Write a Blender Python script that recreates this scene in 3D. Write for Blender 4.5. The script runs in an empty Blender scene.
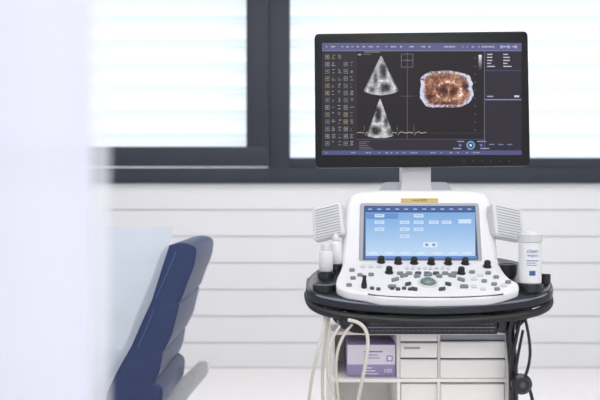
import bpy, bmesh, math, random
from mathutils import Vector, Matrix, noise
random.seed(4)
F=50/36*600
CZ=1.0
scene=bpy.context.scene
COL=scene.collection
def P(px,py,d): return Vector(((px-300)*d/F, d, CZ-(py-200)*d/F))
def lin(c):
    c=c/255
    return c/12.92 if c<=0.04045 else ((c+0.055)/1.055)**2.4
def rgb(r,g,b): return (lin(r),lin(g),lin(b),1)

# ---------------- materials
def mat(name,c,rough=0.5,metal=0,spec=0.5,nscale=0,namt=0.0,coat=0,emit=0,trans=0,bump=0):
    m=bpy.data.materials.new(name); m.use_nodes=True
    nt=m.node_tree; b=nt.nodes['Principled BSDF']
    b.inputs['Base Color'].default_value=c
    b.inputs['Roughness'].default_value=rough
    b.inputs['Metallic'].default_value=metal
    b.inputs['Specular IOR Level'].default_value=spec
    b.inputs['Coat Weight'].default_value=coat
    if nscale:
        tc=nt.nodes.new('ShaderNodeTexCoord'); n=nt.nodes.new('ShaderNodeTexNoise')
        n.inputs['Scale'].default_value=nscale; n.inputs['Detail'].default_value=4
        nt.links.new(tc.outputs['Object'],n.inputs['Vector'])
        mx=nt.nodes.new('ShaderNodeMix'); mx.data_type='RGBA'
        mx.inputs[6].default_value=tuple(v*(1-namt) for v in c[:3])+(1,)
        mx.inputs[7].default_value=tuple(min(1,v*(1+namt)) for v in c[:3])+(1,)
        nt.links.new(n.outputs['Fac'],mx.inputs[0]); nt.links.new(mx.outputs[2],b.inputs['Base Color'])
        if bump:
            bp=nt.nodes.new('ShaderNodeBump'); bp.inputs['Strength'].default_value=bump; bp.inputs['Distance'].default_value=0.002
            nt.links.new(n.outputs['Fac'],bp.inputs['Height']); nt.links.new(bp.outputs['Normal'],b.inputs['Normal'])
    return m
_em={}
def em(r,g,b,s=1.0):
    k=(r,g,b,s)
    if k not in _em:
        m=bpy.data.materials.new('display_light'); m.use_nodes=True
        p=m.node_tree.nodes['Principled BSDF']
        p.inputs['Base Color'].default_value=(0.004,0.004,0.005,1)
        p.inputs['Roughness'].default_value=0.35; p.inputs['Specular IOR Level'].default_value=0.15
        p.inputs['Emission Color'].default_value=rgb(r,g,b); p.inputs['Emission Strength'].default_value=s
        _em[k]=m
    return _em[k]
def emattr():
    m=bpy.data.materials.new('ultrasound_image'); m.use_nodes=True
    nt=m.node_tree; p=nt.nodes['Principled BSDF']
    p.inputs['Base Color'].default_value=(0.004,0.004,0.005,1)
    p.inputs['Roughness'].default_value=0.35; p.inputs['Specular IOR Level'].default_value=0.15
    a=nt.nodes.new('ShaderNodeAttribute'); a.attribute_name='Col'
    nt.links.new(a.outputs['Color'],p.inputs['Emission Color']); p.inputs['Emission Strength'].default_value=1
    return m
def transl(name,c,t=0.5,transp=0.0):
    m=bpy.data.materials.new(name); m.use_nodes=True
    nt=m.node_tree; nt.nodes.clear()
    o=nt.nodes.new('ShaderNodeOutputMaterial'); d=nt.nodes.new('ShaderNodeBsdfDiffuse'); tr=nt.nodes.new('ShaderNodeBsdfTranslucent')
    n=nt.nodes.new('ShaderNodeTexNoise'); n.inputs['Scale'].default_value=6
    mr=nt.nodes.new('ShaderNodeMix'); mr.data_type='RGBA'
    mr.inputs[6].default_value=tuple(v*0.97 for v in c[:3])+(1,); mr.inputs[7].default_value=c
    nt.links.new(n.outputs['Fac'],mr.inputs[0])
    nt.links.new(mr.outputs[2],d.inputs['Color']); nt.links.new(mr.outputs[2],tr.inputs['Color'])
    mx=nt.nodes.new('ShaderNodeMixShader'); mx.inputs[0].default_value=t
    nt.links.new(d.outputs[0],mx.inputs[1]); nt.links.new(tr.outputs[0],mx.inputs[2])
    out=mx
    if transp:
        tp=nt.nodes.new('ShaderNodeBsdfTransparent'); m2=nt.nodes.new('ShaderNodeMixShader'); m2.inputs[0].default_value=transp
        nt.links.new(mx.outputs[0],m2.inputs[1]); nt.links.new(tp.outputs[0],m2.inputs[2]); out=m2
    nt.links.new(out.outputs[0],o.inputs[0])
    return m

M_white=mat('white_plastic',rgb(224,224,227),0.4,nscale=20,namt=0.02)
M_cream=mat('cream_plastic',rgb(214,214,215),0.45,nscale=20,namt=0.03)
M_beige=mat('beige_drawer_plastic',rgb(240,237,233),0.45,nscale=20,namt=0.015)
M_grey=mat('grey_plastic',rgb(156,160,168),0.45)
M_lgrey=mat('light_grey_plastic',rgb(202,205,209),0.45)
M_dgrey=mat('dark_grey_plastic',rgb(70,72,80),0.4)
M_gapshade=mat('drawer_gap_painted_shade',rgb(84,84,88),0.7)  # dark tone standing in for the shade between drawers
M_black=mat('black_plastic',rgb(23,26,34),0.25,nscale=40,namt=0.1)
M_blackm=mat('matte_black_plastic',rgb(18,19,23),0.5,nscale=60,namt=0.1)
M_bezel=mat('monitor_bezel',rgb(17,15,18),0.35,nscale=60,namt=0.05,spec=0.3)
M_rim=mat('rim_trim',rgb(112,118,134),0.35)
M_cable=mat('cream_cable',rgb(208,204,192),0.45)
M_blue=mat('blue_upholstery',rgb(31,49,92),0.42,nscale=30,namt=0.12,bump=0.15)
M_pipe=mat('upholstery_piping',rgb(70,94,150),0.4)
M_yellow=mat('yellow_label',rgb(196,164,66),0.5)
M_ink=mat('dark_ink',rgb(60,45,20),0.6)
M_bink=mat('blue_ink',rgb(60,88,146),0.6)
M_btn=mat('grey_button',rgb(118,124,130),0.45)
M_btnd=mat('dark_button',rgb(60,66,74),0.45)
M_ball=mat('trackball',rgb(96,118,112),0.2,coat=0.5)
M_wall=mat('wall_boards',rgb(229,230,233),0.6,nscale=3,namt=0.02)
M_gap=mat('board_groove',rgb(200,202,206),0.8)
M_plaster=mat('plaster',rgb(236,236,238),0.8,nscale=8,namt=0.02)
M_floor=mat('vinyl_floor',rgb(240,237,237),0.45,nscale=5,namt=0.02)
M_frame=mat('window_frame_paint',rgb(52,55,66),0.5,nscale=10,namt=0.04,spec=0.3)
M_framed=mat('window_seal',rgb(28,29,36),0.6)
M_blind=transl('shutter_slat',rgb(240,247,251),0.5)
M_hinge=transl('shutter_hinge',rgb(216,229,238),0.5)
M_paper=transl('paper_sheet',rgb(226,236,247),0.45,0.2)
M_curt=transl('curtain_fabric',rgb(235,235,249),0.3,0.03)
M_sheer=transl('sheer_curtain_hem',rgb(244,245,252),0.4,0.4)
M_purple=mat('lavender_card',rgb(160,148,192),0.5,nscale=25,namt=0.1)
M_pinkc=mat('pale_card',rgb(228,222,234),0.5,nscale=60,namt=0.08)
M_bluec=mat('blue_card',rgb(112,126,182),0.5)
M_wprint=mat('white_print',rgb(240,240,245),0.5)
M_steel=mat('brushed_steel',rgb(180,182,186),0.3,metal=0.9)
M_rubber=mat('rubber',rgb(30,30,32),0.8)

# ---------------- mesh helpers
W={}
class MB:
    def __init__(s): s.v=[];s.f=[];s.fm=[];s.m=[]
    def mi(s,m):
        if m not in s.m: s.m.append(m)
        return s.m.index(m)
    def add(s,v,f,m):
        o=len(s.v); s.v+= [Vector(x) for x in v]; i=s.mi(m)
        for q in f: s.f.append([o+k for k in q]); s.fm.append(i)
        return s
    def prism(s,top,bot,m):
        n=len(top)
        v=list(top)+list(bot)
        f=[list(range(n)),list(range(2*n-1,n-1,-1))]+[[i,(i+1)%n,n+(i+1)%n,n+i] for i in range(n)]
        return s.add(v,f,m)
    def box(s,a,b,m):
        x0,y0,z0=a;x1,y1,z1=b
        return s.prism([(x0,y0,z1),(x1,y0,z1),(x1,y1,z1),(x0,y1,z1)],[(x0,y0,z0),(x1,y0,z0),(x1,y1,z0),(x0,y1,z0)],m)
    def lathe(s,base,axis,prof,m,seg=32):
        axis=Vector(axis).normalized(); base=Vector(base)
        t=Vector((1,0,0)) if abs(axis.x)<0.9 else Vector((0,1,0))
        u=axis.cross(t).normalized(); w=axis.cross(u)
        v=[];f=[]
        for r,h in prof:
            for k in range(seg):
                a=2*math.pi*k/seg
                v.append(base+axis*h+u*(r*math.cos(a))+w*(r*math.sin(a)))
        for j in range(len(prof)-1):
            for k in range(seg):
                f.append([j*seg+k,j*seg+(k+1)%seg,(j+1)*seg+(k+1)%seg,(j+1)*seg+k])
        f.append(list(range(seg))[::-1]); f.append([(len(prof)-1)*seg+k for k in range(seg)])
        return s.add(v,f,m)
    def tube(s,pts,r,m,seg=8):
        cu=bpy.data.curves.new('t','CURVE'); cu.dimensions='3D'; cu.bevel_depth=r; cu.bevel_resolution=3; cu.use_fill_caps=True
        sp=cu.splines.new('NURBS'); sp.points.add(len(pts)-1)
        for q,p in zip(sp.points,pts): q.co=(p[0],p[1],p[2],1)
        sp.use_endpoint_u=True; sp.order_u=min(4,len(pts)); sp.resolution_u=seg
        ob=bpy.data.objects.new('t',cu); COL.objects.link(ob)
        dg=bpy.context.evaluated_depsgraph_get(); dg.update()
        me=bpy.data.meshes.new_from_object(ob.evaluated_get(dg))
        s.add([v.co.copy() for v in me.vertices],[list(p.vertices) for p in me.polygons],m)
        bpy.data.objects.remove(ob); bpy.data.meshes.remove(me); return s
    def text(s,txt,size,fn,m):
        cu=bpy.data.curves.new('t','FONT'); cu.body=txt; cu.size=size; cu.align_x='CENTER'; cu.align_y='CENTER'; cu.resolution_u=3
        ob=bpy.data.objects.new('t',cu); COL.objects.link(ob)
        dg=bpy.context.evaluated_depsgraph_get(); dg.update()
        me=bpy.data.meshes.new_from_object(ob.evaluated_get(dg))
        s.add([fn(v.co.x,v.co.y) for v in me.vertices],[list(p.vertices) for p in me.polygons],m)
        bpy.data.objects.remove(ob); bpy.data.meshes.remove(me); return s
    def done(s,name,parent=None,bevel=0,seg=3,smooth=True,recalc=True,cols=None,**kw):
        xs=[v.x for v in s.v];ys=[v.y for v in s.v];zs=[v.z for v in s.v]
        c=Vector(((min(xs)+max(xs))/2,(min(ys)+max(ys))/2,(min(zs)+max(zs))/2))
        me=bpy.data.meshes.new(name); me.from_pydata([tuple(v-c) for v in s.v],[],s.f)
        for m in s.m: me.materials.append(m)
        for p,i in zip(me.polygons,s.fm): p.material_index=i
        if cols is not None:
            at=me.color_attributes.new('Col','FLOAT_COLOR','POINT')
            for i,cc in enumerate(cols): at.data[i].color=cc
        bm=bmesh.new(); bm.from_mesh(me)
        if recalc: bmesh.ops.recalc_face_normals(bm,faces=bm.faces)
        if bevel:
            es=[e for e in bm.edges if len(e.link_faces)==2 and e.calc_face_angle(0)>0.6]
            bmesh.ops.bevel(bm,geom=es,offset=bevel,segments=seg,profile=0.5,affect='EDGES',clamp_overlap=True)
        for fa in bm.faces: fa.smooth=smooth
        for e in bm.edges:
            if len(e.link_faces)==2 and e.calc_face_angle(0)>0.62: e.smooth=False
        bm.to_mesh(me); bm.free()
        ob=bpy.data.objects.new(name,me); COL.objects.link(ob)
        place(ob,c,parent)
        for k,v in kw.items(): ob[k]=v
        return ob
def place(ob,c,parent):
    W[ob.name]=Vector(c)
    if parent is not None:
        ob.parent=parent; ob.location=Vector(c)-W[parent.name]
    else: ob.location=c
def empty(name,c,**kw):
    ob=bpy.data.objects.new(name,None); ob.empty_display_size=0.1; COL.objects.link(ob); place(ob,c,None)
    for k,v in kw.items(): ob[k]=v
    return ob
class PL:
    def __init__(s,o,n): s.o=Vector(o); s.n=Vector(n).normalized()
    def hit(s,px,py,h=0):
        r=Vector(((px-300)/F,1,-(py-200)/F)); c=Vector((0,0,CZ))
        t=(s.o-c).dot(s.n)/r.dot(s.n)
        return c+r*t+s.n*h
def rnd(pts,r,seg=5):
    out=[];n=len(pts)
    for i in range(n):
        p=Vector(pts[i]);a=Vector(pts[i-1])-p;b=Vector(pts[(i+1)%n])-p
        rr=min(r,a.length*0.45,b.length*0.45)
        p0=p+a.normalized()*rr;p1=p+b.normalized()*rr
        for k in range(seg+1):
            t=k/seg; out.append(tuple((1-t)**2*p0+2*t*(1-t)*p+t*t*p1))
    return out
def slab(mb,pl,poly,h0,h1,m,down=None):
    top=[pl.hit(x,y,h1) for x,y in poly]
    bot=[pl.hit(x,y,h0) for x,y in poly] if down is None else [t+Vector((0,0,-down)) for t in top]
    return mb.prism(top,bot,m)
def rect(x0,y0,x1,y1): return [(x0,y0),(x1,y0),(x1,y1),(x0,y1)]

# ================= ROOM
YW=4.96
k=YW/F
def wx(px): return (px-300)*k
def wz(py): return CZ-(py-200)*k
XL,XR=-2.7,2.9
sill=wz(183)
mb=MB()
lines=[wz(p) for p in (343,316.3,289.7,263,236.5,210)]
edges=[0]+lines+[sill]
g=0.0055
for a,b in zip(edges[:-1],edges[1:]):
    mb.prism([(XL,YW,a+g/2),(XL,YW,b-g/2),(XL,YW+0.1,b-g/2),(XL,YW+0.1,a+g/2)],[(XR,YW,a+g/2),(XR,YW,b-g/2),(XR,YW+0.1,b-g/2),(XR,YW+0.1,a+g/2)],M_wall)
mb.box((XL,YW+0.010,0),(XR,YW+0.1,sill),M_gap)
TOPW=2.32; LW=wx(-70); RW=wx(700)
mb.box((XL,YW,TOPW),(XR,YW+0.1,2.7),M_plaster)
mb.box((XL,YW,sill),(LW,YW+0.1,TOPW),M_plaster)
mb.box((RW,YW,sill),(XR,YW+0.1,TOPW),M_plaster)
mb.done('wall_back',kind='structure',bevel=0.0015,seg=1)
MB().box((XL,-2.5,-0.1),(XR,YW+0.1,0),M_floor).done('floor',kind='structure')
MB().box((XL,-2.5,2.7),(XR,YW+0.1,2.8),M_plaster).done('ceiling',kind='structure')
MB().box((XL-0.1,-2.5,0),(XL,YW+0.1,2.7),M_plaster).done('wall_left',kind='structure')
MB().box((XR,-2.5,0),(XR+0.1,YW+0.1,2.7),M_plaster).done('wall_right',kind='structure')
def window(x0,x1):
    mb=MB()
    y0=YW-0.03
    mb.box((x0,y0,sill),(x1,YW+0.08,wz(168)),M_frame)
    mb.box((x0,y0,TOPW-0.08),(x1,YW+0.08,TOPW),M_frame)
    return mb
w=window(LW,wx(270))
w.box((LW,YW-0.03,wz(168)),(LW+0.08,YW+0.08,TOPW-0.08),M_frame)
w.box((wx(268),YW-0.03,wz(168)),(wx(270),YW+0.08,TOPW-0.08),M_framed)
w.box((LW+0.08,YW-0.045,wz(166.5)),(wx(267.5),YW+0.04,wz(147)),M_frame)
w.box((wx(248),YW-0.045,wz(147)),(wx(267.5),YW+0.04,TOPW-0.08),M_frame)
w.box((LW+0.08,YW-0.045,wz(147)),(LW+0.2,YW+0.04,TOPW-0.08),M_frame)
w.box((wx(246.5),YW-0.01,wz(147)),(wx(248),YW+0.02,TOPW-0.08),M_framed)
w.done('window_1',kind='structure',bevel=0.002,seg=2)
w=window(wx(270),RW)
w.box((wx(270),YW-0.03,wz(168)),(wx(290),YW+0.08,TOPW-0.08),M_frame)
w.box((wx(290),YW-0.025,wz(168)),(RW-0.08,YW+0.06,wz(158)),M_frame)
w.box((RW-0.08,YW-0.03,wz(168)),(RW,YW+0.08,TOPW-0.08),M_frame)
w.done('window_2',kind='structure',bevel=0.002,seg=2)
def blind(x0,x1):
    mb=MB(); p=0.147; z=sill+0.02
    while z<TOPW+0.1:
        a=z;b=z+p*0.72
        pr=[(YW+0.20,a),(YW+0.185,a+0.02),(YW+0.18,(a+b)/2),(YW+0.19,b-0.02),(YW+0.21,b)]
        v=[(x0,y,zz) for y,zz in pr]+[(x1,y,zz) for y,zz in pr]
        n=len(pr)
        f=[[i,i+1,n+i+1,n+i] for i in range(n-1)]
        mb.add(v,f,M_blind)
        mb.add([(x0,YW+0.215,b+0.006),(x1,YW+0.215,b+0.006),(x1,YW+0.215,z+p),(x0,YW+0.215,z+p)],[[0,1,2,3]],M_hinge)
        z+=p
    return mb.done('window_blind',category='blind',group='exterior window blinds',label='white slatted exterior blind backlit by daylight outside the window',recalc=False)
blind(LW-0.1,wx(279)); blind(wx(281),RW+0.1)

# ================= MACHINE
XC=0.305
um=empty('ultrasound_machine',(XC,2.15,0),label='white and black ultrasound scanner cart with large monitor and control panel',category='ultrasound machine')
MD=2.2
pm=PL((0,MD,0),(0,-1,0))
mb=MB()
fr=rnd([(314.5,33.5),(528,31),(530.5,166),(315.5,168)],5)
top=[pm.hit(x,y,0) for x,y in fr]; bot=[pm.hit(x,y,-0.03) for x,y in fr]
mb.prism(top,bot,M_bezel)
cx,cz=pm.hit(422,100).x,pm.hit(422,100).z
mb.box((cx-0.17,MD+0.028,cz-0.11),(cx+0.17,MD+0.055,cz+0.11),M_bezel)
mon=mb.done('monitor',um,bevel=0.004,label='black-framed flat monitor showing heart scans')
mb=MB()
h=0.0006
def q(x0,y0,x1,y1,m,hh,pl=pm,mbb=None):
    (mbb or mb).add([pl.hit(x0,y0,hh),pl.hit(x1,y0,hh),pl.hit(x1,y1,hh),pl.hit(x0,y1,hh)],[[3,2,1,0]],m)
q(322,43,521.5,155,em(48,43,54),h)
q(322,43,521.5,50.5,em(94,94,136),h*2)
q(322,50.5,521.5,51.2,em(130,130,164),h*2)
q(322,150.5,521.5,155,em(84,86,130),h*2)
q(357,51.5,484,139,em(37,32,37),h*2)
q(322,51.5,356,150,em(47,44,51),h*2)
W_=em(205,205,218); WD=em(165,165,178); Y_=em(168,164,120); D_=em(110,106,120)
x=326
while x<516:
    l=random.choice([0.8,1.2,2,2.6]); 
    if random.random()<0.68: q(x,46.2,x+l,47.5,em(185,185,205),h*3)
    x+=l+random.choice([.6,.8,4])
x=326
while x<480:
    l=random.choice([1,1.6,2.4]); 
    if random.random()<0.6: q(x,152.1,x+l,153.3,em(160,160,195),h*3)
    x+=l+random.choice([.8,.8,5])
for r in range(13):
    for c in range(5):
        x0=325.5+c*6.1;y0=55+r*7.2
        if r==0 and c>2: continue
        colr=random.choice([WD,em(140,140,150),Y_,Y_,em(150,148,120),em(130,130,142)])
        if c in (0,3):
            e_=3.8
            q(x0,y0,x0+e_,y0+0.4,colr,h*3);q(x0,y0+e_,x0+e_,y0+e_+.4,colr,h*3);q(x0,y0,x0+0.4,y0+e_,colr,h*3);q(x0+e_-.4,y0,x0+e_,y0+e_,colr,h*3)
            q(x0+1.2,y0+1.4,x0+2.6,y0+2.6,colr,h*3)
        else:
            for j in range(3):
                if random.random()<.8: q(x0+random.random(),y0+j*1.6,x0+1.6+random.random()*2.2,y0+j*1.6+0.6,colr,h*3)
q(407,52,407.5,139,em(105,98,110),h*3)
q(400,96,414,96.4,em(105,98,110),h*3)
for (a,b,c_,d_) in [(401,54,413,54.5),(401,67,413,67.5),(401,54,401.5,67),(412.5,54,413,67),(404,60,410,60.5),(401,60.4,413,60.8)]: q(a,b,c_,d_,em(118,116,130),h*3)
for i in range(16): q(478.5,55+i*0.95,481.5,56+i*0.95,em(240-i*13,240-i*13,245-i*13),h*3)
for y in range(58,138,8): q(474,y,476,y+.5,D_,h*3)
q(484,51.5,484.5,150,em(120,120,145),h*3)
q(485,99.3,521,100.2,em(150,156,205),h*3); q(485,70.5,521,71,em(90,90,136),h*3)
for y in (54,57,60,63,66):
    q(487,y,487+random.uniform(3,9),y+1.0,W_,h*3)
    q(503,y,503+random.uniform(4,10),y+1.0,W_,h*3)
q(514,95.4,519,97.4,W_,h*3); q(487,95.8,493,97.2,em(160,160,180),h*3)
for xx in (500,507,514): q(xx,45.4,xx+3,48.4,em(160,160,195),h*3)
pts=[]
x=357
while x<426:
    pts+= [(x,133),(x+3,132.2),(x+5,133),(x+6.5,133),(x+7.2,125.5),(x+8.1,135.3),(x+9,133),(x+12,131.7),(x+14,133)]; x+=16.5
for a,b in zip(pts[:-1],pts[1:]):
    if b[0]>426: break
    w_=0.28
    mb.add([pm.hit(a[0]-.12,a[1]-w_,h*4),pm.hit(b[0]+.12,b[1]-w_,h*4),pm.hit(b[0]+.12,b[1]+w_,h*4),pm.hit(a[0]-.12,a[1]+w_,h*4)],[[3,2,1,0]],em(190,190,178))
q(357,139,484,139.5,em(90,84,104),h*3)
q(407,133,484,133.3,em(80,74,92),h*3)
def ring(cx,cy,r0,r1,m,hh,n=28):
    v=[];f=[]
    for i in range(n):
        a=2*math.pi*i/n
        v+=[pm.hit(cx+r0*math.cos(a),cy+r0*math.sin(a),hh),pm.hit(cx+r1*math.cos(a),cy+r1*math.sin(a),hh)]
    for i in range(n):
        j=(i+1)%n; f.append([2*i,2*j,2*j+1,2*i+1])
    mb.add(v,f,m)
ring(470.5,145.3,2.8,4.3,em(105,165,215),h*4); ring(470.5,145.3,0.1,1.4,em(215,220,235),h*4)
for xx in (460,481): ring(xx,145.3,0.1,1.4,em(95,125,190),h*4)
q(457,141,464,142,em(140,155,205),h*4); q(477,141,486,142,em(140,155,205),h*4)
q(453,148,461,149,WD,h*4); q(480,148,489,149,WD,h*4)
for xx in (489,498,507): q(xx,144,xx+5,145,em(120,130,180),h*4)
for i in range(5): q(359,141.5+i*1.8,359+random.uniform(6,16),142.2+i*1.8,D_,h*4)
q(358,54,361,55.5,WD,h*4);q(363,54,371,54.8,D_,h*4);q(364,51.8,380,52.6,em(140,134,110),h*4)
mb.done('screen',mon,smooth=False,recalc=False)
EA=emattr()
def patch(name,x0,y0,x1,y1,st,fn,hh):
    nx=int((x1-x0)/st)+1; ny=int((y1-y0)/st)+1
    v=[];cols=[];keep=[]
    for j in range(ny):
        for i in range(nx):
            x=x0+i*st;y=y0+j*st; v.append(pm.hit(x,y,hh)); c=fn(x,y); keep.append(c is not None)
            c=c or (30,26,30); cols.append((lin(max(0,min(255,c[0]))),lin(max(0,min(255,c[1]))),lin(max(0,min(255,c[2]))),1))
    f=[]
    for j in range(ny-1):
        for i in range(nx-1):
            a=j*nx+i; qd=[a+nx,a+nx+1,a+1,a]
            if all(keep[k_] for k_ in qd): f.append(qd)
    m_=MB().add(v,f,EA)
    return m_.done(name,mon,smooth=False,recalc=False,cols=cols)
def fb(x,y,s,z=0): return noise.fractal(Vector((x*s,y*s,z)),0.8,2.0,5)
def gs(x,y,cx,cy,rx,ry,p=2): return math.exp(-((abs(x-cx)/rx)**p+(abs(y-cy)/ry)**p))
def sector(ax,ay,R,half,seed,flip):
    def fn(x,y):
        dx=x-ax;dy=y-ay; r=math.hypot(dx,dy)
        if dy<=0 or r>R or r<2: return None
        a=math.atan2(dx,dy)
        if abs(a)>half: return None
        n=fb(x,y,0.25,seed); n2=fb(x,y,1.0,seed+5); n3=noise.noise(Vector((a*30,r*0.9,seed)))
        s=1 if not flip else -1
        v=0.84+0.22*n+0.16*n2+0.16*n3
        v-=0.85*gs(dx,dy,s*R*0.05,R*0.42,R*0.08,R*0.18,3)
        v-=0.62*gs(dx,dy,-s*R*0.14,R*0.60,R*0.05,R*0.14,3)
        v-=0.8*gs(dx,dy,s*R*0.10,R*0.81,R*0.12,R*0.10,3)
        v-=0.5*gs(dx,dy,-s*R*0.23,R*0.86,R*0.07,R*0.09,3)
        v+=0.3*gs(dx,dy,s*R*0.02,R*0.645,R*0.16,R*0.025)
        if abs(a)>half*0.88: v-=0.3
        v=max(0.04,min(1.2,v))
        g_=34+v*184
        return (g_,g_*0.99,g_*1.01)
    return fn
patch('heart_scan',359,53,403,97,0.4,sector(381,54.5,41,0.45,1.3,False),h*5)
patch('heart_scan',360,96.5,400,139,0.4,sector(380,97,41.5,0.34,7.7,True),h*5)
def heart(x,y):
    dx=(x-446)/28;dy=(y-89.5)/19.5
    a=math.atan2(dy,dx); r=(abs(dx)**3.2+abs(dy)**3.2)**(1/3.2)
    lim=0.95+0.025*math.sin(3*a+1)+0.05*fb(math.cos(a)*2.6,math.sin(a)*2.6,1,2)
    if r>lim: return None
    n=fb(x,y,0.12,3); n2=fb(x,y,0.42,9); n4=fb(x,y,0.2,31)
    rim=math.exp(-((r-lim*0.93)/0.085)**2)
    rr2=math.hypot((x-448)/12.5,(y-91)/8.6)
    v=0.46+0.34*n+0.30*n2+0.3*(0.28-abs(n4))
    v+=0.34*math.exp(-((rr2-1)/0.22)**2)*(0.75+0.5*n2)
    v-=0.55*gs(x,y,443.5,91.5,4.6,4); v-=0.45*gs(x,y,453,91,3.4,3.6)
    v-=0.45*gs(x,y,430,95,3.2,5); v-=0.4*gs(x,y,466,87,3,5); v-=0.4*gs(x,y,441,103.5,8,1.8); v-=0.3*gs(x,y,437,79,6,2)
    v+=0.35*gs(x,y,448.6,91,1.1,5); v+=0.3*gs(x,y,454,82,7,2.2)+0.25*gs(x,y,460,97,3,4)
    v=max(0,v)
    c=Vector((70,38,34)).lerp(Vector((228,166,130)),min(1,v))
    rr=max(0,min(1,rim*(0.7+1.0*n2+0.5*math.sin(a*2+2)+0.3)))
    c=c.lerp(Vector((216,222,250)),rr*0.95)
    if v>0.78: c=c.lerp(Vector((255,246,240)),min(1,(v-.78)*2.6))
    return tuple(c)
patch('heart_scan',417,68,475,111,0.35,heart,h*5)
for xx in range(464,512,9):
    mb=MB(); mb.lathe(pm.hit(xx,161,0),(0,-1,0),[(0.0015,0),(0.0015,0.001)],M_dgrey,10); mb.done('monitor_button',mon)
mb=MB()
nk=[(401.5,160),(431,160),(431,184),(433,197),(399.5,197),(401.5,184)]
slab(mb,PL((0,2.235,0),(0,-1,0)),rnd(nk,2),-0.05,0,M_white)
mb.done('monitor_neck',um,bevel=0.007)
mb=MB(); slab(mb,PL((0,2.255,0),(0,-1,0)),rnd([(385,182),(448,182),(458,200),(375,200)],4),-0.06,0,M_lgrey)
mb.done('monitor_bracket',um,bevel=0.006)
A=P(420,300,1.86);B=P(420,262,2.04)
t=(B-A); nd=Vector((0,-t.z,t.y)).normalized()
pd=PL(A,nd)
A2=P(420,264,2.035);B2=P(420,191,2.12); t2=B2-A2; n2=Vector((0,-t2.z,t2.y)).normalized()
ps=PL(A2,n2)
mb=MB()
ho=rnd([(349,191),(378,188.5),(462,188.5),(489,191),(495,215),(499,268),(340,268),(344,215)],11,7)
slab(mb,ps,ho,-0.055,0,M_white)
hs=mb.done('touchscreen_housing',um,bevel=0.014,seg=6,label='white moulded housing')
mb=MB(); slab(mb,ps,rnd([(360,203.5),(478.5,203.5),(482,262),(359,262)],3),-0.001,0.0025,M_grey); mb.done('touchscreen_bezel',hs,bevel=0.001)
mb=MB()
def Q(x0,y0,x1,y1,m,hh): q(x0,y0,x1,y1,m,hh,ps,mb)
h0=0.003; e=0.0005
mb.add([ps.hit(364,206.3,h0),ps.hit(475,206.3,h0),ps.hit(478,260.2,h0),ps.hit(363,260.2,h0)],[[3,2,1,0]],em(70,84,116))
NB=22
for i in range(NB):
    y0=213+i*(46/NB); y1=y0+46/NB; s_=i/(NB-1)
    Q(365.5,y0,475,y1,em(int(124+72*s_),int(170+50*s_),int(224+20*s_)),h0+e)
Q(365.2,207.2,474,212.5,em(62,92,150),h0+e)
for i,xx in enumerate(range(368,470,9)): Q(xx,209.2,xx+4,210.4,em(160,185,225),h0+2*e)
Q(366,214,398,219.5,em(98,144,206),h0+2*e)
for (xx,yy) in [(379,223),(404,223),(418,223),(433,223),(446,223),(379,230),(404,230),(418,230),(379,216.5),(418,216.5),(404,237)]:
    Q(xx-4.4,yy-1.6,xx+5.2,yy+1.6,em(204,224,244),h0+3*e); Q(xx-3,yy-0.4,xx+3.5,yy+0.3,em(140,172,214),h0+4*e)
Q(458,220,471,224.2,em(204,224,244),h0+3*e)
Q(423,243,437,248,em(218,232,248),h0+3*e); Q(425,244.3,428,246.7,em(110,146,198),h0+4*e);Q(432,244.3,435,246.7,em(110,146,198),h0+4*e)
for xx in (369,385,401,417,433,449,463): Q(xx,252.8,xx+8,254.6,em(212,230,248),h0+3*e)
Q(365,256.5,476.5,259.3,em(98,136,198),h0+2*e)
mb.done('touchscreen',hs,smooth=False,recalc=False,label='lit blue touch display')
mb=MB(); slab(mb,ps,rect(401,198.6,438,202.4),0,0.0015,M_yellow)
c0=ps.hit(419.5,200.5,0.0018); ux=Vector((1,0,0)); uy=t2.normalized()
mb.text('vivid E95',0.0105,lambda x,y:c0+ux*x+uy*y,M_ink); mb.done('name_plate',hs,smooth=False,label='yellow name plate with dark lettering')
for side,poly in ((0,[(312,208.5),(341,201.5),(344.5,234),(313,241.5)]),(1,[(492.5,202.5),(522,209),(525,241.5),(496,236)])):
    n_=Vector((-0.34 if side==0 else 0.34,-1,0.25)); cc=P(328 if side==0 else 508,220,2.065)
    pp=PL(cc,n_)
    mb=MB(); slab(mb,pp,rnd(poly,4),-0.032,0,M_cream); sp=mb.done('speaker',um,bevel=0.005,label='white ribbed side speaker')
    mb=MB()
    for i in range(11):
        tt=(i+1)/12.0
        a=[Vector(poly[0]).lerp(Vector(poly[3]),tt),Vector(poly[1]).lerp(Vector(poly[2]),tt)]
        s0=a[0].lerp(a[1],0.1);s1=a[0].lerp(a[1],0.9)
        slab(mb,pp,[(s0.x,s0.y-0.35),(s1.x,s1.y-0.35),(s1.x,s1.y+0.45),(s0.x,s0.y+0.45)],-0.001,0.0008,M_grey)
    mb.done('speaker_grille',sp,smooth=False)
    mb=MB()
    x_in=344 if side==0 else 492
    x_sp=338 if side==0 else 500
    mb.tube([P(x_sp,222,2.09),P((x_in+x_sp)/2,224,2.1),P(x_in+(4 if side==0 else -4),226,2.1)],0.008,M_lgrey); mb.done('speaker_arm',um)
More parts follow.
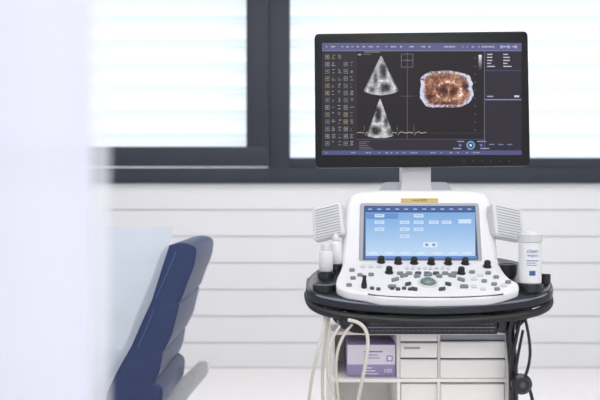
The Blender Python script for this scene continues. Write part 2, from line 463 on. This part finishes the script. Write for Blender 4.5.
# tray
pt=PL(A+nd*-0.016,nd)
out=[(345,262),(318,267),(308,275),(305,285),(310,292),(325,296.5),(355,301),(395,304),(430,305),(470,304),(508,301),(537,297),(551,291),(554,284),(546,273),(526,262),(497,256)]
mb=MB(); slab(mb,pt,rnd(out,8,3),0,0,M_black,down=0.029)
tr=mb.done('bumper_tray',um,bevel=0.010,seg=5,label='glossy black tray wrapping round the control panel')
front=[(308,276),(306,285),(311,291.5),(326,296),(355,300.5),(395,303.5),(430,304.5),(470,303.5),(508,300.5),(536,296.5),(550,290.5),(553,284),(546,274)]
mb=MB(); mb.tube([pt.hit(x,y)+Vector((0,0,-0.006)) for x,y in front],0.003,M_rim,12); mb.done('tray_rim',tr,label='grey edging line')
mb=MB()
hp=[pt.hit(x,y)+Vector((0,0,-0.035)) for x,y in [(308,279),(308,287),(315,294),(330,298.5),(357,302.5),(395,305.5),(430,306.5),(470,305.5),(508,302.5),(534,298.5),(548,292.5),(551,286),(547,278)]]
mb.tube(hp,0.0095,M_blackm,14); mb.done('front_handle',um)
mb=MB()
un=[(345,272),(350,283),(385,287),(475,287),(510,283),(515,272)]
top=[pt.hit(x,y)+Vector((0,0,-0.018)) for x,y in un]; mb.prism(top,[v+Vector((0,0,-0.045)) for v in top],M_blackm); mb.done('panel_underbody',um,bevel=0.006)
dk=[(344,255),(342,268),(336,281),(336,288),(345,292.5),(368,296),(380,299),(430,300.5),(488,299),(503,296),(519,291),(519,285),(508,279),(500,268),(496,255)]
mb=MB(); slab(mb,pd,rnd(dk,7,4),-0.018,0.004,M_white); cp=mb.done('control_panel',um,bevel=0.006,seg=4,label='white sloped control panel')
mb=MB(); fl=[(368,295.6),(380,298.3),(430,299.8),(488,298.3),(503,295.6)]
mb.tube([pd.hit(x,y,0.004) for x,y in fl],0.0016,M_dgrey,10); mb.done('front_trim',cp)
for x,y in [(381,260.5),(398,261.5),(414,261.5),(431,262),(448,262),(465,262),(389,271),(461,271.5),(487,265)]:
    mb=MB(); mb.lathe(pd.hit(x,y+3.2,0.003),nd,[(0.0105,0),(0.0105,0.002),(0.0082,0.003),(0.0078,0.014),(0.0068,0.016)],M_blackm,20); mb.done('knob',cp)
def btn(poly,m,hh=0.0075):
    mb=MB(); slab(mb,pd,rnd(poly,1.2,2),0.003,hh,m); mb.done('button',cp,bevel=0.0008,seg=2)
def rb(x,y,w_,h_,ang=0,m=M_btn):
    ca,sa=math.cos(ang),math.sin(ang); 
    btn([(x+a*ca-b*sa*0.5,y+a*sa*0.5+b*ca) for a,b in ((-w_,-h_),(w_,-h_),(w_,h_),(-w_,h_))],m)
for i in range(8): rb(407+i*5.9,270.3,1.9,1.1,0,M_lgrey)
for i in range(7): rb(400+i*9,275.2,3.2,1.2,0,M_btnd if i in(2,4) else M_btn)
for x,y in [(363,268.5),(371,268.5),(379,268.5)]: rb(x,y,2.6,1.1,0,M_lgrey)
for x,y in [(352,272),(360,277),(371,276.5),(353,280),(349,287)]: rb(x,y,2.8,1.3,0,M_btn)
mb=MB(); mb.lathe(pd.hit(364,289,0.003),nd,[(0.0065,0),(0.0065,0.008),(0.004,0.024),(0.0055,0.03),(0.002,0.032)],M_blackm,16); mb.done('joystick',cp)
cx_,cy_=428,284.5
for i,(a,b,w_,an) in enumerate([(-33,-3,5,-0.5),(-24,-7,5,-0.35),(24,-7,5,0.35),(33,-3,5,0.5),(-20,1.5,4,-0.4),(20,1.5,4,0.4),(-36,4,5,0),(36,4,5,0),(-14,6.5,4.2,0.3),(14,6.5,4.2,-0.3),(0,-8,5,0),(-11,-6.5,3.8,-0.25),(11,-6.5,3.8,0.25)]):
    rb(cx_+a,cy_+b,w_*0.85,1.5,an,M_btnd if i in (4,5,8,9) else M_btn)
for i in range(6): rb(372+i*6.3 if i<2 else 380+i*6,290.3+ (i%2)*0.8,2.2,1.1,0,M_btnd)
for x,y in [(472,274),(480,277),(488,275),(496,279),(474,281),(484,283),(494,286),(504,287.5),(474,288.5),(483,291),(497,291),(508,284)]: rb(x,y,2.9,1.25,0,M_btn if (x%3) else M_lgrey)
mb=MB(); mb.lathe(pd.hit(428,284.5,0.003),nd,[(0.0235,0),(0.0235,0.003),(0.021,0.0045),(0.0195,0.003)],M_lgrey,36)
mb.done('trackball_ring',cp)
mb=MB(); mb.lathe(pd.hit(428,284.5,0.004),nd,[(0.0185,0),(0.017,0.005),(0.0125,0.009),(0.006,0.0115),(0.001,0.012)],M_ball,32); mb.done('trackball',cp)
def holder(px,py,r,hh=0.018,rimm=True):
    c=pt.hit(px,py)
    mb=MB(); 
    mb.lathe((c.x,c.y,c.z-0.05),(0,0,1),[(r*0.8,0),(r*0.95,0.03),(r,0.05+hh),(r*0.86,0.05+hh),(r*0.84,0.046),(0.0005,0.046)],M_blackm,36)
    hd=mb.done('cup_holder',tr,label='black round cup holder')
    if rimm:
        mb=MB(); n=40
        mb.lathe((c.x,c.y,c.z+hh-0.001),(0,0,1),[(r*0.88,0),(r*1.02,0),(r*1.02,0.0022),(r*0.88,0.0022),(r*0.88,0)],M_rim,n); mb.f=[f for f in mb.f if len(f)==4]; mb.fm=mb.fm[:len(mb.f)]
        mb.done('holder_rim',tr)
    return Vector((c.x,c.y,c.z-0.004))
hl=holder(324,287,0.027,0.007)
holder(507,272,0.024,0.02)
holder(545,281,0.013,0.016,False)
def pad(px,py,r):
    c=pt.hit(px,py)
    mb=MB(); mb.lathe((c.x,c.y,c.z-0.01),(0,0,1),[(r,0),(r,0.017),(r-0.002,0.019)],M_black,36); mb.done('tray_pad',tr)
    return Vector((c.x,c.y,c.z+0.0092))
hr=pad(530,287,0.031)
hb=pad(326,275,0.021)
hg=pad(336,267.5,0.018)
# keyboard drawer
mb=MB()
kd=PL((0,1.88,0),(0,-1,0))
slab(mb,kd,rnd([(366,315),(497,315),(498,334.5),(365,334.5)],2),-0.2,0,M_blackm); kdw=mb.done('keyboard_drawer',um,bevel=0.003)
mb=MB()
for i in range(24): slab(mb,kd,rect(370+i*5.2,323.5,374+i*5.2,325),0,0.001,M_dgrey)
slab(mb,kd,rect(368,327,495,328),0,0.001,M_rim)
for i in range(24): slab(mb,kd,rect(370+i*5.2,330,374+i*5.2,331.6),0,0.001,M_dgrey)
mb.done('drawer_vent',kdw,smooth=False)
# cart body
mb=MB()
CY=1.97
def cb(x0,y0,x1,y1,d0,d1,m):
    a=P(x0,y0,d0);b=P(x1,y1,d0); mb.box((a.x,d0,b.z),(b.x,d1,a.z),m)
cb(331,331,510,335,CY-0.01,CY+0.42,M_beige)
cb(331,335,335,460,CY+0.05,CY+0.42,M_beige)
cb(397,335,400.5,460,CY,CY+0.42,M_beige)
cb(437.5,335,440.5,460,CY,CY+0.42,M_beige)
cb(505,335,510,460,CY,CY+0.42,M_beige)
cb(331,378.5,510,382.5,CY-0.005,CY+0.42,M_beige)
cb(331,335,510,470,CY+0.2,CY+0.42,M_beige)
cb(331,455,510,480,CY-0.005,CY+0.42,M_cream)
cb(401,384,437,455,CY+0.01,CY+0.3,M_beige)
cart=mb.done('cart_body',um,bevel=0.002,seg=2)
def drawer(x0,y0,x1,y1,m=M_beige,name='drawer',d=CY-0.008):
    global mb
    mb=MB(); cb(x0,y0,x1,y1,d,d+0.19,m); return mb.done(name,cart,bevel=0.0025)
drawer(440.6,334.8,505,340.4,M_grey,d=CY+0.002); drawer(440.2,341.8,505.2,358.2); drawer(440.2,360,505.2,378.2)
drawer(400.4,334.8,437.4,341.4,M_beige); drawer(400.4,343,437.4,357.8); drawer(400.4,359.6,437.4,378.2)
drawer(441,384.5,504.5,418); drawer(441,420,504.5,452)
mb=MB()
for r_ in ((440.5,340.2,505,342),(440.5,358,505,360.2),(401,341.2,437,343.2),(401,357.6,437,359.8)): cb(r_[0],r_[1],r_[2],r_[3],CY-0.001,CY+0.008,M_gapshade)  # strips filling the slits between drawers, shade put in as dark colour
mb.done('drawer_gap_shade',cart,kind='stuff')
mb=MB(); slab(mb,PL((0,CY-0.008,0),(0,-1,0)),rect(404,347,420,349),0,0.001,M_grey); mb.done('drawer_label',cart,smooth=False)
mb=MB(); 
bs=[(-0.21,-0.26),(0.21,-0.26),(0.25,-0.18),(0.25,0.24),(0.2,0.3),(-0.2,0.3),(-0.25,0.24),(-0.25,-0.18)]
bs=rnd(bs,0.06)
mb.prism([(XC+x,2.22+y,0.36) for x,y in bs],[(XC+x,2.22+y,0.12) for x,y in bs],M_lgrey)
mb.done('base',um,bevel=0.02)
for sx in(-1,1):
    for sy in(-1,1):
        x=XC+sx*0.2;y=2.22+sy*0.22
        mb=MB(); mb.lathe((x-0.02,y,0.062),(1,0,0),[(0.05,0),(0.062,0.006),(0.062,0.034),(0.05,0.04)],M_rubber,28)
        cs=mb.done('caster',um)
        mb=MB(); mb.box((x-0.03,y-0.03,0.11),(x+0.03,y+0.03,0.13),M_dgrey); mb.box((x-0.03,y-0.02,0.05),(x-0.024,y+0.02,0.12),M_dgrey); mb.box((x+0.024,y-0.02,0.05),(x+0.03,y+0.02,0.12),M_dgrey); mb.done('caster_fork',cs)
mb=MB()
mb.tube([P(520,308,1.93),P(512,318,1.93),P(509,330,1.93),P(512,350,1.93),P(514,380,1.94),P(513,430,1.95)],0.011,M_black,10)
mb.done('support_bracket',um)
mb=MB()
slab(mb,PL((0,1.93,0),(0,-1,0)),rnd([(497,310),(533,304),(533,314),(524,324),(512,334),(497,333)],4),-0.08,0,M_black); mb.done('support_bracket',um,bevel=0.006)
mb=MB(); mb.lathe(P(346,320,1.92),(0,-1,0),[(0.020,0),(0.022,0.01),(0.018,0.03),(0.008,0.034)],M_black,28); mb.done('cable_hook',um)
mb=MB()
slab(mb,PL((0,1.93,0),(0,-1,0)),rnd([(328,307),(368,312),(368,334),(352,333),(334,322)],4),-0.15,0,M_blackm); mb.done('support_bracket',um,bevel=0.006)
def cable(pts,r,m,label,nm='probe_cable'):
    mb=MB(); mb.tube([P(*p) for p in pts],r,m,12); mb.done(nm,um,label=label)
cable([(326,306,1.93),(325,325,1.90),(318,350,1.88),(311,380,1.90),(306,420,1.95),(310,460,2.0)],0.0038,M_cable,'cream cable')
cable([(330,310,1.93),(326,335,1.91),(322,362,1.90),(322,395,1.92),(326,440,1.98)],0.0038,M_cable,'cream cable')
cable([(345,320,1.90),(331,335,1.88),(326,362,1.88),(330,390,1.90),(345,420,1.93),(360,440,1.94)],0.0035,M_cable,'cream cable')
cable([(348,320,1.88),(368,322,1.87),(369,350,1.86),(362,380,1.87),(356,410,1.89),(350,450,1.92)],0.0042,M_cable,'cream cable')
cable([(352,324,1.89),(338,340,1.89),(333,370,1.89),(340,405,1.91),(342,450,1.93)],0.0036,M_cable,'cream cable')
cable([(521,314,1.92),(515,345,1.91),(508,370,1.91),(511,400,1.92),(520,430,1.95)],0.0042,M_black,'black cable')
cable([(524,314,1.92),(532,345,1.91),(529,370,1.90),(520,388,1.90),(513,380,1.91),(519,350,1.92),(523,330,1.92)],0.0034,M_black,'black cable')
cable([(528,385,1.92),(534,400,1.93),(537,420,1.94),(530,460,1.96)],0.004,M_blackm,'black cable')
mb=MB(); mb.lathe(P(521.5,384,1.90),(0,-1,0),[(0.016,-0.012),(0.0235,-0.006),(0.0235,0.004),(0.017,0.01),(0.008,0.011)],M_black,28); mb.done('cable_plug',um)
mb=MB(); mb.lathe(P(521.5,384,1.90)+Vector((0,-0.0115,0)),(0,-1,0),[(0.007,0),(0.006,0.002)],M_dgrey,20); mb.done('plug_cap',um)

# ================= items on the tray
c=hb
b1=empty('squeeze_bottle',c,label='white plastic squeeze bottle with cap on the black tray',category='bottle')
mb=MB(); mb.lathe(c,(0,0,1),[(0.015,0),(0.017,0.003),(0.017,0.042),(0.0155,0.048),(0.010,0.052)],M_white,32); mb.done('bottle_body',b1)
mb=MB(); mb.lathe(c+Vector((0,0,0.052)),(0,0,1),[(0.0125,0),(0.0125,0.011),(0.011,0.013)],M_cream,28); mb.done('bottle_cap',b1)
c=hg; hgt=(CZ-(233-200)*c.y/F)-c.z
b2=empty('gel_bottle',c,label='taller white gel bottle with tapered nozzle beside the touch display',category='bottle')
mb=MB(); mb.lathe(c,(0,0,1),[(0.014,0),(0.0155,0.003),(0.0155,hgt-0.028),(0.012,hgt-0.021),(0.007,hgt-0.018)],M_white,32); mb.done('bottle_body',b2)
mb=MB(); mb.lathe(c+Vector((0,0,hgt-0.018)),(0,0,1),[(0.010,0),(0.0095,0.008),(0.0055,0.012),(0.004,0.018)],M_cream,24); mb.done('bottle_nozzle',b2)
c=hr
hh_=(CZ-(230.5-200)*c.y/F)-c.z
wc=empty('wipes_canister',c,label='tall white canister of cleaning wipes with blue lettering',category='wipes canister')
R=0.0262
mb=MB(); mb.lathe(c,(0,0,1),[(R-0.002,0),(R,0.002),(R,hh_-0.028),(R-0.002,hh_-0.026)],M_white,48); mb.done('canister_body',wc)
mb=MB()
lz=c+Vector((0,0,hh_-0.026))
prof=[(R+0.001,0)]
for i in range(5): prof+=[(R+0.002,0.001+i*0.0034),(R+0.002,0.003+i*0.0034),(R+0.0008,0.0034+i*0.0034),(R+0.0008,0.0042+i*0.0034)]
prof+=[(R-0.001,0.020),(R-0.008,0.021),(R-0.009,0.024),(0.004,0.025)]
mb.lathe(lz,(0,0,1),prof,M_cream,48); mb.done('canister_lid',wc,label='ribbed white lid')
mb=MB()
def wrap(u,v):
    th=u/R-0.25
    return c+Vector((math.sin(th)*(R+0.0004),-math.cos(th)*(R+0.0004),v))
mb.text('clean',0.013,lambda x,y:wrap(x+0.006,y+hh_*0.62),M_bink)
mb.text('wipes',0.011,lambda x,y:wrap(x+0.006,y+hh_*0.54),M_bink)
N=14
def wr(u0,u1,v0,v1):
    v=[];f=[]
    for i in range(N+1):
        u=u0+(u1-u0)*i/N; v+=[wrap(u,v0),wrap(u,v1)]
    for i in range(N): f.append([2*i,2*i+2,2*i+3,2*i+1])
    mb.add(v,f,M_bink)
wr(-0.008,0.020,hh_*0.43,hh_*0.445); wr(-0.008,0.014,hh_*0.39,hh_*0.40); wr(-0.008,0.016,hh_*0.35,hh_*0.36)
wr(-0.002,0.012,hh_*0.16,hh_*0.25)
mb.done('canister_label',wc,smooth=False,label='blue printed label')
# glove box
GY=1.985
a=P(347,344.5,GY); b=P(396.5,378.4,GY)
zb=P(334,378.5,CY-0.005).z
gb=empty('glove_box',((a.x+b.x)/2,GY+0.06,zb+0.001),label='lavender and white cardboard glove box on the cart shelf',category='box')
mb=MB(); mb.box((a.x,GY,zb+0.001),(b.x-0.002,GY+0.12,a.z),M_purple); mb.done('box_body',gb,bevel=0.001,seg=1)
mb=MB(); y_=GY-0.0006
def zq(x0,z0,x1,z1,m,dy=0): mb.add([(x0,y_-dy,z0),(x1,y_-dy,z0),(x1,y_-dy,z1),(x0,y_-dy,z1)],[[0,1,2,3]],m)
H=a.z-zb;Wd=b.x-a.x
zq(a.x+0.001,zb+H*0.38,b.x-0.003,a.z-0.001,M_pinkc)
zq(a.x+Wd*0.34,zb+H*0.76,a.x+Wd*0.72,zb+H*0.80,M_bluec,0.0003)
zq(a.x+Wd*0.34,zb+H*0.66,a.x+Wd*0.62,zb+H*0.69,M_purple,0.0003)
zq(a.x+Wd*0.34,zb+H*0.57,a.x+Wd*0.66,zb+H*0.60,M_purple,0.0003)
zq(a.x+Wd*0.80,zb+H*0.48,a.x+Wd*0.92,zb+H*0.66,M_bluec,0.0003)
zq(a.x+Wd*0.82,zb+H*0.51,a.x+Wd*0.90,zb+H*0.63,M_wprint,0.0005)
mb.text('100',0.014,lambda x,y:Vector((a.x+Wd*0.82+x,y_-0.0004,zb+H*0.18+y)),M_wprint)
for i in range(3): zq(a.x+Wd*0.34,zb+H*(0.08+i*0.09),a.x+Wd*(0.64-0.07*i),zb+H*(0.11+i*0.09),M_wprint,0.0003)
mb.done('box_print',gb,smooth=False)

# ================= CHAIR
c=P(120,400,2.7)
ch=empty('exam_chair',(c.x,c.y,0),label='reclining examination chair with navy blue segmented upholstery',category='chair')
pc=PL((0,2.5,0),(0,-1,0)); DP=0.5
def cush(poly,r,nm='backrest_cushion',d0=0,d1=DP,m=M_blue,bv=0.018):
    mb=MB(); pl=PL((0,2.5+d0,0),(0,-1,0))
    top=[pl.hit(x,y) for x,y in rnd(poly,r,4)]
    mb.prism(top,[v+Vector((0,d1-d0,0)) for v in top],m); return mb.done(nm,ch,bevel=bv,seg=6)
cush([(163,247),(182,241.5),(197,246),(195,264),(187,284),(180,304),(141,304),(150,282)],6)
cush([(141,302),(180,303),(172,335),(163,353),(121,353),(130,332)],4)
cush([(121,351),(163,352),(160,370),(155,383),(84,385),(102,370)],4)
cush([(-20,383),(98,379),(150,379),(163,388),(161,412),(-20,414)],6,'seat_cushion')
def seam(pts):
    mb=MB(); mb.tube([pc.hit(x,y,0.001) for x,y in pts],0.0018,M_pipe,8); mb.done('piping',ch)
seam([(176,252),(167,275),(156,298)]); seam([(154,309),(147,328),(138,347)])
cush([(-10,413),(150,411),(150,420),(-10,424)],2,'seat_frame',0.04,DP-0.04,M_lgrey,0.004)
bx=P(90,420,2.73).x
mb=MB(); mb.box((bx-0.13,2.62,0.06),(bx+0.13,2.84,P(0,423,2.5).z),M_lgrey); mb.done('pedestal',ch,bevel=0.02)
mb=MB(); mb.box((bx-0.3,2.5,0),(bx+0.3,2.96,0.06),M_lgrey); mb.done('chair_base',ch,bevel=0.02)
def shell(poly,d,th,m=M_lgrey):
    mb=MB(); pl=PL((0,d,0),(0,-1,0)); slab(mb,pl,rnd(poly,3,3),-th,0,m); mb.done('side_shell',ch,bevel=0.004,label='light grey plastic side shell')
shell([(160,398),(200,361),(208,361),(208,374),(188,398),(182,410),(184,450),(160,450)],3.02,0.04,M_cream)
shell([(156,402),(180,378),(190,374),(192,380),(176,398),(172,450),(156,450)],3.01,0.005,M_lgrey)
# translucent sheet draped from the near side of the backrest down to the floor
ctr=[(173,227),(171,240),(162,268),(152,300),(142,322),(132,345),(119,368),(107,392),(100,430),(98,532)]
v=[];f=[];NX=24
for j,(x,y) in enumerate(ctr):
    for i in range(NX+1):
        s_=i/NX; xx=55+(x-55)*s_; yy=y
        d=2.490-0.05*(1-s_)**1.5+0.006*math.sin(s_*9+j*0.4)*(1-s_)
        p=P(xx,yy,d); 
        if p.z<0.004 or y==532: p.z=0.004
        v.append(p)
for j in range(len(ctr)-1):
    for i in range(NX):
        a_=j*(NX+1)+i; f.append([a_,a_+1,a_+NX+2,a_+NX+1])
MB().add(v,f,M_paper).done('paper_sheet',recalc=False,label='thin translucent white sheet draped over the blue exam chair',category='paper sheet')

# ================= CURTAIN
mb=MB(); v=[];f1=[];f2=[];NC=200
DC=0.55
xe=(108-300)*DC/F
x0=xe-0.6
for i in range(NC+1):
    s_=i/NC; x=x0+(xe-x0)*s_
    y=DC+0.006*math.sin((xe-x)*52+2.2)+0.005*math.sin((xe-x)*23)
    for zz in (0.03,0.9,1.8,2.62): v.append((x,y,zz))
for i in range(NC):
    xm=x0+(xe-x0)*(i+.5)/NC
    tgt=f2 if xe-xm<0.012 else f1
    for j in range(3): tgt.append([i*4+j,(i+1)*4+j,(i+1)*4+j+1,i*4+j+1])
mb.add(v,f1,M_curt)
i2=mb.mi(M_sheer)
for q_ in f2: mb.f.append(q_); mb.fm.append(i2)
cur=mb.done('privacy_curtain',recalc=False,label='white fabric privacy curtain hanging in soft folds',category='curtain')
mb=MB(); mb.box((x0-0.1,DC-0.02,2.62),(xe+1.0,DC+0.02,2.7),M_steel); mb.done('curtain_rail',cur)

# ================= LIGHT
wd=bpy.data.worlds.new('World'); scene.world=wd; wd.use_nodes=True
bg=wd.node_tree.nodes['Background']; bg.inputs[0].default_value=(0.93,0.965,1.0,1); bg.inputs[1].default_value=1.2
def area(loc,rot,sx,sy,e_,c=(1,1,1)):
    l=bpy.data.lights.new('ceiling_or_fill_light','AREA'); l.shape='RECTANGLE'; l.size=sx;l.size_y=sy;l.energy=e_;l.color=c
    o=bpy.data.objects.new('ceiling_or_fill_light',l); COL.objects.link(o); o.location=loc; o.rotation_euler=rot
area((0.3,1.0,2.66),(0,0,0),2.4,1.4,32,(1,0.99,0.975))
area((0.4,3.6,2.66),(0,0,0),4.2,1.0,40,(1,0.985,0.97))
area((0.5,-1.3,2.3),(math.radians(62),0,0),1.6,0.8,14,(1,0.985,0.965))  # added fill lamp behind the camera, brightens the machine front and drawers
s=bpy.data.lights.new('sun','SUN'); s.energy=2.7; s.angle=0.05
o=bpy.data.objects.new('sun',s); COL.objects.link(o); o.location=(0,8,5); o.rotation_euler=(math.radians(-48),0,math.radians(12))

cam=bpy.data.cameras.new('camera'); cam.lens=50; cam.sensor_width=36; cam.sensor_fit='HORIZONTAL'
cam.dof.use_dof=True; cam.dof.focus_distance=2.05; cam.dof.aperture_fstop=3.6
co=bpy.data.objects.new('camera',cam); COL.objects.link(co); co.location=(0,0,CZ); co.rotation_euler=(math.pi/2,0,0)
scene.camera=co
scene.view_settings.view_transform='Standard'
